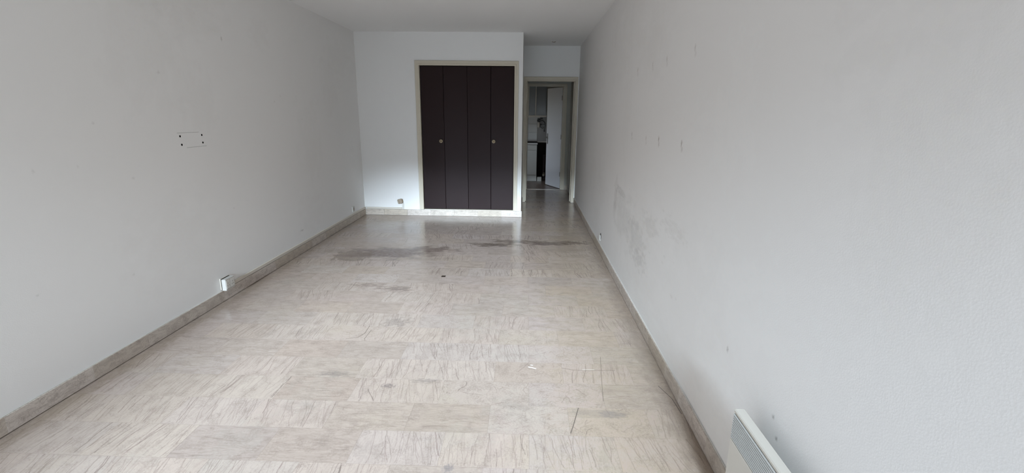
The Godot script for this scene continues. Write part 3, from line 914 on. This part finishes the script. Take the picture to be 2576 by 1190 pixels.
# ------------------------------------------------------------------ kitchen
func build_kitchen() -> void:
	# shell: its own window lies to the left, out of sight
	var st := begin()
	bx(st, Vector3(0.9, -0.2, ZK), Vector3(3.9, 0.0, -9.55))
	var fm := mat(Color(0.42, 0.36, 0.33), 0.35, 0.5)
	var n := FastNoiseLite.new()
	n.seed = 21
	n.frequency = 0.05
	n.noise_type = FastNoiseLite.TYPE_CELLULAR
	n.fractal_octaves = 3
	var nt := NoiseTexture2D.new()
	nt.width = 256
	nt.height = 256
	nt.noise = n
	nt.seamless = true
	var g := Gradient.new()
	g.set_color(0, Color(0.36, 0.30, 0.27))
	g.set_color(1, Color(0.62, 0.55, 0.50))
	nt.color_ramp = g
	fm.albedo_color = Color.WHITE
	fm.albedo_texture = nt
	fm.uv1_scale = Vector3(2, 2, 2)
	fm.uv1_triplanar = true
	fm.uv1_world_triplanar = true
	tag(obj("floor_kitchen", st, fm), "brown mottled kitchen floor beyond the metal strip", "floor", "", "structure")
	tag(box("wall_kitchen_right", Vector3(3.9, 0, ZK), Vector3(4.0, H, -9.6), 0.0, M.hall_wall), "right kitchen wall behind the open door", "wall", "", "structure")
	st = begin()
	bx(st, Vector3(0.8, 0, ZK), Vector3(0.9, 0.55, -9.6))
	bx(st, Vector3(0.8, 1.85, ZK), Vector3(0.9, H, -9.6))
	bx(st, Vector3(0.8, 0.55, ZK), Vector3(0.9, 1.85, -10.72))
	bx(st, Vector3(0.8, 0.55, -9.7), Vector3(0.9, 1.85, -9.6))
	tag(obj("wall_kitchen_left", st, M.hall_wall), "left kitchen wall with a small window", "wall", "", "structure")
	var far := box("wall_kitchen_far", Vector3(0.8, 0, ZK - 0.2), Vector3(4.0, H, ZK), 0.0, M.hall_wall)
	tag(far, "far kitchen wall with white splashback tiles", "wall", "", "structure")
	# splashback tiles, each a part of the wall
	obj("grout", bx(begin(), Vector3(1.77, 0.85, ZK), Vector3(2.582, 1.44, ZK + 0.004)), M.grout, far)
	for iy in 3:
		for ix in 4:
			var x1 := 2.580 - ix * 0.2
			var y0: float = [0.852, 1.0475, 1.242][iy]
			var y1: float = [1.0455, 1.240, 1.436][iy]
			obj("tile", bx(begin(), Vector3(x1 - 0.198, y0, ZK + 0.003), Vector3(x1, y1, ZK + 0.0095 + rng.randf_range(-0.0006, 0.0006)), 0.002), M.tile_white, far)
	# plain panel behind the tap, over the empty place of an appliance
	var sp := mat(Color(0.66, 0.645, 0.63), 0.5, 0.5)
	obj("splash_panel", bx(begin(), Vector3(2.588, 0.850, ZK + 0.0005), Vector3(3.2, 1.44, ZK + 0.008), 0.001), sp, far)
	obj("panel_edge", bx(begin(), Vector3(2.588, 0.826, ZK + 0.0005), Vector3(3.2, 0.849, ZK + 0.016), 0.003), M.white_soft, far)
	obj("bare_wall", bx(begin(), Vector3(2.585, 0.002, ZK + 0.0005), Vector3(3.2, 0.824, ZK + 0.006)), mat(Color(0.20, 0.17, 0.165), 0.8, 0.2), far)
	# sink cabinet
	var zc := -10.76
	var c := base("sink_cabinet", Vector3(2.26, 0, -11.06))
	tag(c, "white kitchen base cabinet below the dark worktop", "cabinet")
	obj("body", bx(begin(), Vector3(1.78, 0.10, ZK + 0.005), Vector3(2.574, 0.802, zc - 0.019), 0.001), M.cab, c)
	obj("plinth", bx(begin(), Vector3(1.78, 0.001, ZK + 0.02), Vector3(2.574, 0.130, zc - 0.012), 0.001), M.cab, c)
	obj("drawer_front", bx(begin(), Vector3(1.782, 0.686, zc - 0.018), Vector3(2.572, 0.800, zc), 0.003), M.cab, c)
	obj("door", bx(begin(), Vector3(2.179, 0.137, zc - 0.018), Vector3(2.572, 0.680, zc), 0.003), M.cab, c)
	obj("door", bx(begin(), Vector3(1.782, 0.137, zc - 0.018), Vector3(2.175, 0.680, zc), 0.003), M.cab, c)
	var wt := base("worktop", Vector3(2.2, 0.804, -11.06))
	tag(wt, "dark kitchen worktop with a white front edge", "worktop")
	obj("slab", bx(begin(), Vector3(1.76, 0.804, ZK + 0.011), Vector3(2.585, 0.8435, zc + 0.004), 0.002), M.counter, wt)
	obj("edge_strip", bx(begin(), Vector3(1.76, 0.806, zc + 0.004), Vector3(2.586, 0.844, zc + 0.020), 0.006), M.worktop_edge, wt)
	# wall cabinet
	var u := base("wall_cabinet", Vector3(2.4, 1.38, -11.2))
	tag(u, "grey glossy wall cabinet above the splashback tiles", "cabinet")
	obj("body", bx(begin(), Vector3(1.80, 1.445, ZK + 0.005), Vector3(2.775, 2.06, -11.02), 0.001), M.cab, u)
	obj("door", bx(begin(), Vector3(2.385, 1.436, -11.019), Vector3(2.522, 2.055, -11.0), 0.003), M.cab_grey, u)
	obj("door", bx(begin(), Vector3(2.545, 1.436, -11.019), Vector3(2.772, 2.055, -11.0), 0.003), mat(Color(0.42, 0.42, 0.42), 0.25, 0.5), u)
	obj("door", bx(begin(), Vector3(1.805, 1.436, -11.019), Vector3(2.345, 2.055, -11.0), 0.003), M.cab_grey, u)
	obj("edge_profile", bx(begin(), Vector3(2.524, 1.436, -11.017), Vector3(2.543, 2.0, -10.993), 0.004), M.white_soft, u)
	obj("edge_profile", bx(begin(), Vector3(2.347, 1.436, -11.017), Vector3(2.383, 2.055, -10.995), 0.004), M.white_soft, u)
	var rail := obj("light_rail", bx(begin(), Vector3(1.80, 1.398, -11.03), Vector3(2.775, 1.4345, -11.0), 0.004), M.white_soft, u)
	obj("lip", bx(begin(), Vector3(1.80, 1.376, -11.01), Vector3(2.63, 1.3975, -10.992), 0.003), M.white, rail)
	# tap over the gap, with its hose
	var t := base("wall_tap", Vector3(2.62, 1.30, ZK + 0.02))
	tag(t, "black wall tap with a hanging hose beside the open kitchen door", "tap")
	var zt := ZK + 0.05
	obj("body", lathe(begin(), Vector3(2.612, 1.285, zt), Vector3.UP, [Vector2(0.0, 0.0), Vector2(0.022, 0.004), Vector2(0.018, 0.05), Vector2(0.024, 0.07), Vector2(0.026, 0.105), Vector2(0.012, 0.115), Vector2(0.0, 0.116)], 14), M.black, t)
	obj("inlet", tube(begin(), [Vector3(2.575, 1.318, zt), Vector3(2.66, 1.318, zt)], 0.020), M.black, t)
	obj("inlet", tube(begin(), [Vector3(2.61, 1.37, ZK + 0.009), Vector3(2.61, 1.37, zt)], 0.014), M.black, t)
	obj("lever", tube(begin(), [Vector3(2.62, 1.368, zt), Vector3(2.70, 1.366, zt + 0.01)], 0.014), M.black, t)
	obj("hose", tube(begin(), [Vector3(2.655, 1.32, zt), Vector3(2.71, 1.315, zt + 0.01), Vector3(2.752, 1.27, zt + 0.015), Vector3(2.760, 1.20, zt + 0.015), Vector3(2.748, 1.13, zt + 0.012), Vector3(2.744, 1.08, zt + 0.01)], 0.010), M.black, t)
	obj("nozzle", tube(begin(), [Vector3(2.744, 1.115, zt + 0.01), Vector3(2.743, 1.07, zt + 0.01)], 0.017), M.black, t)
	obj("cable_loop", tube(begin(), [Vector3(2.655, 1.235, zt), Vector3(2.650, 1.19, zt), Vector3(2.675, 1.155, zt), Vector3(2.71, 1.15, zt), Vector3(2.735, 1.18, zt + 0.01)], 0.005), M.black, t)
	obj("cable_plug", tube(begin(), [Vector3(2.66, 1.25, zt), Vector3(2.66, 1.215, zt)], 0.012), M.black, t)
	obj("cable_loop", tube(begin(), [Vector3(2.66, 1.238, zt), Vector3(2.75, 1.236, zt + 0.01)], 0.005), M.black, t)
	tag(obj("water_filter", lathe(begin(), Vector3(2.615, 1.16, ZK + 0.045), Vector3.UP, [Vector2(0.0, 0.0), Vector2(0.026, 0.004), Vector2(0.028, 0.02), Vector2(0.028, 0.115), Vector2(0.018, 0.124), Vector2(0.0, 0.124)], 18), M.white_soft), "small white canister hanging below the black wall tap", "filter")
	# low things in the gap
	tag(obj("plinth_offcut", bx(begin(), Vector3(2.592, 0.0, -10.80), Vector3(2.686, 0.094, -10.745), 0.002), M.cab), "short white plinth piece standing beside the base cabinet", "plinth")
	var dp := base("waste_pipe", Vector3(2.75, 0.0, -11.1))
	tag(dp, "dull waste pipe with a white elbow behind the kitchen door", "pipe")
	obj("pipe", tube(begin(), [Vector3(2.75, 0.001, -11.2), Vector3(2.75, 0.55, -11.2)], 0.03), M.pipe, dp)
	obj("elbow", tube(begin(), [Vector3(2.75, 0.13, -11.17), Vector3(2.742, 0.128, -11.0), Vector3(2.735, 0.125, -10.86)], 0.026), M.white_soft, dp)

# ------------------------------------------------------------------ electric convector on the right wall
func build_radiator() -> void:
	var z0 := -1.475
	var z1 := -0.78
	var r := base("electric_radiator", Vector3(W - 0.05, 0.08, (z0 + z1) / 2.0))
	tag(r, "off-white electric convector with a ribbed grey grille on the right wall", "radiator")
	var xf := 3.086
	var xb := 3.116
	# casing: a folded sheet with an open grille band
	var st := begin()
	bx(st, Vector3(xf, 0.462 - 0.0125, z0), Vector3(xb + 0.006, 0.465, z1), 0.004)
	bx(st, Vector3(xf - 0.001, 0.09, z0), Vector3(xf + 0.012, 0.349, z1), 0.003)
	bx(st, Vector3(xb - 0.002, 0.09, z0 + 0.002), Vector3(xb + 0.005, 0.452, z1 - 0.002), 0.002)
	bx(st, Vector3(xf + 0.010, 0.09, z0 + 0.001), Vector3(xb, 0.352, z0 + 0.010), 0.001)
	bx(st, Vector3(xf + 0.010, 0.09, z1 - 0.010), Vector3(xb, 0.352, z1 - 0.001), 0.001)
	bx(st, Vector3(xf + 0.010, 0.09, z0 + 0.001), Vector3(xb, 0.10, z1 - 0.001), 0.001)
	obj("casing", st, M.rad, r)
	box("inside", Vector3(xf + 0.014, 0.352, z0 + 0.004), Vector3(xb - 0.003, 0.448, z1 - 0.004), 0.0, M.rad_dark, r)
	# ribs of the grille, one above the other
	var count := 11
	for i in count:
		var y0 := 0.3525 + i * (0.449 - 0.3525) / count
		var y1 := y0 + (0.449 - 0.3525) / count - 0.0014
		var lean := 0.0
		obj("rib", bx(begin(), Vector3(xf - 0.002 + lean, y0, z0 + 0.0005), Vector3(xf + 0.0135 + lean, y1, z1 - 0.0005), 0.0032), M.rad_grille, r)
	# rear box and brackets that hold it off the wall
	box("rear_box", Vector3(xb + 0.005, 0.13, z0 + 0.07), Vector3(xb + 0.030, 0.40, z1 - 0.07), 0.004, M.rad, r)
	for z: float in [z0 + 0.16, z1 - 0.16]:
		box("bracket", Vector3(xb + 0.028, 0.16, z - 0.02), Vector3(W, 0.37, z + 0.02), 0.002, M.metal, r)

# ------------------------------------------------------------------ sockets, trunking, small things
func build_fittings() -> void:
	# trunking
	tag(box("trunking", Vector3(0.0, 0.0885, ZB + 0.001), Vector3(0.012, 0.116, -3.505), 0.002, M.white_soft), "white cable trunking on top of the left skirting", "trunking")
	var tr := base("trunking", Vector3(0.3, 0.09, ZB))
	tag(tr, "white cable trunking on the back wall below the crooked box", "trunking")
	box("duct", Vector3(0.034, 0.0905, ZB + 0.0003), Vector3(0.551, 0.116, ZB + 0.012), 0.002, M.white_soft, tr)
	box("end_cap", Vector3(0.014, 0.0885, ZB + 0.0003), Vector3(0.036, 0.118, ZB + 0.014), 0.002, M.white, tr)
	box("riser", Vector3(0.553, 0.089, ZB + 0.0003), Vector3(0.578, 0.178, ZB + 0.014), 0.002, M.white, tr)
	# crooked beige box
	var b := base("wall_box", Vector3(0.526, 0.206, ZB + 0.016))
	tag(b, "small beige wall box hanging crooked at the end of the trunking", "box")
	var turn := Basis(Vector3.BACK, deg_to_rad(14.0))
	var at := Vector3(0.530, 0.207, ZB + 0.016)
	obj("back_plate", bx(begin(), Vector3(-0.030, -0.037, -0.0155), Vector3(0.036, 0.030, -0.008), 0.002, Basis(Vector3.BACK, deg_to_rad(4.0)), at), M.black, b)
	var cover := obj("cover", bx(begin(), Vector3(-0.036, -0.033, -0.008), Vector3(0.034, 0.034, 0.020), 0.008, turn, at), M.beige_box, b)
	obj("slot", bx(begin(), Vector3(-0.015, -0.022, 0.0195), Vector3(-0.009, 0.020, 0.0212), 0.0008, turn, at), M.knob_dark, cover)
	obj("clip", bx(begin(), Vector3(0.034, -0.018, -0.006), Vector3(0.041, 0.026, 0.012), 0.003, turn, at), M.knob_dark, cover)
	# double socket on the left wall
	var s := base("double_socket", Vector3(0.0, 0.135, -3.45))
	tag(s, "protruding white socket box on the left wall above the skirting", "socket")
	box("back_plate", Vector3(0.0005, 0.094, -3.535), Vector3(0.007, 0.186, -3.422), 0.002, M.white_soft, s)
	box("gasket", Vector3(0.006, 0.098, -3.528), Vector3(0.016, 0.181, -3.430), 0.001, M.dark, s)
	var body := box("body", Vector3(0.015, 0.090, -3.532), Vector3(0.048, 0.181, -3.418), 0.003, mat(Color(0.78, 0.765, 0.74), 0.5, 0.4), s)
	for k in 2:
		var z := -3.447 - k * 0.055
		obj("insert", bx(begin(), Vector3(0.0470, 0.104, z - 0.024), Vector3(0.0495, 0.168, z + 0.022), 0.001), M.white, body)
		for h: Array in [[0.146, 0.0], [0.127, 0.010], [0.127, -0.010]]:
			obj("pin_hole", lathe(begin(), Vector3(0.0490, h[0], z + h[1]), Vector3.RIGHT, [Vector2(0.003, 0.0), Vector2(0.003, 0.001), Vector2(0.0, 0.0008)], 10), M.pin, body)
	# socket near the far left corner
	wall_socket(Vector3(0.0, 0.172, -6.335), 1.0, "flat white socket on the left wall near the back corner")
	# socket on the right wall
	var q := base("wall_socket", Vector3(W, 0.165, -5.052))
	tag(q, "small round wall box on the right wall with a loose white cover", "socket")
	obj("box_rim", lathe(begin(), Vector3(W + 0.001, 0.172, -5.052), Vector3.LEFT, [Vector2(0.036, 0.0), Vector2(0.036, 0.003), Vector2(0.032, 0.004), Vector2(0.030, 0.0015), Vector2(0.0, 0.0012)], 24), M.pin, q)
	obj("loose_cover", bx(begin(), Vector3(-0.026, -0.034, -0.002), Vector3(0.026, 0.028, 0.002), 0.0015, Basis(Vector3.UP, deg_to_rad(-80.0)), Vector3(W - 0.010, 0.158, -5.062)), M.white, q)
	# ceiling cap in the passage
	var cc := base("ceiling_cap", Vector3(2.72, H - 0.001, -7.53))
	tag(cc, "small stained ceiling cap in the passage near the doorway", "ceiling cap")
	obj("plate", lathe(begin(), Vector3(2.72, H - 0.0005, -7.53), Vector3.DOWN, [Vector2(0.048, 0.0), Vector2(0.047, 0.002), Vector2(0.03, 0.004), Vector2(0.0, 0.005)], 24), M.ceiling, cc)
	obj("hook", tube(begin(), [Vector3(2.70, H - 0.006, -7.53), Vector3(2.70, H - 0.016, -7.53), Vector3(2.72, H - 0.021, -7.53), Vector3(2.74, H - 0.016, -7.53), Vector3(2.74, H - 0.006, -7.53)], 0.003), M.knob_dark, cc)

func wall_socket(at: Vector3, s: float, label: String) -> Node3D:
	var o := base("wall_socket", at)
	tag(o, label, "socket")
	var bxs := func(called: String, d0: float, d1: float, hy: float, hz: float, b: float, m: Material) -> void:
		box(called, Vector3(minf(at.x + s * d0, at.x + s * d1), at.y - hy, at.z - hz), Vector3(maxf(at.x + s * d0, at.x + s * d1), at.y + hy, at.z + hz), b, m, o)
	bxs.call("plate", 0.0003, 0.009, 0.038, 0.038, 0.002, M.white)
	bxs.call("surround", 0.008, 0.0105, 0.027, 0.027, 0.001, M.rad_grille)
	obj("well", lathe(begin(), at + Vector3(s * 0.0104, 0, 0), Vector3(s, 0, 0), [Vector2(0.020, 0.0), Vector2(0.020, 0.001), Vector2(0.017, 0.0013), Vector2(0.0, 0.0008)], 20), M.beige_box, o)
	for z: float in [-0.0095, 0.0095]:
		obj("pin_hole", lathe(begin(), at + Vector3(s * 0.0114, 0, z), Vector3(s, 0, 0), [Vector2(0.003, 0.0), Vector2(0.003, 0.0008), Vector2(0.0, 0.0006)], 10), M.hole, o)
	return o
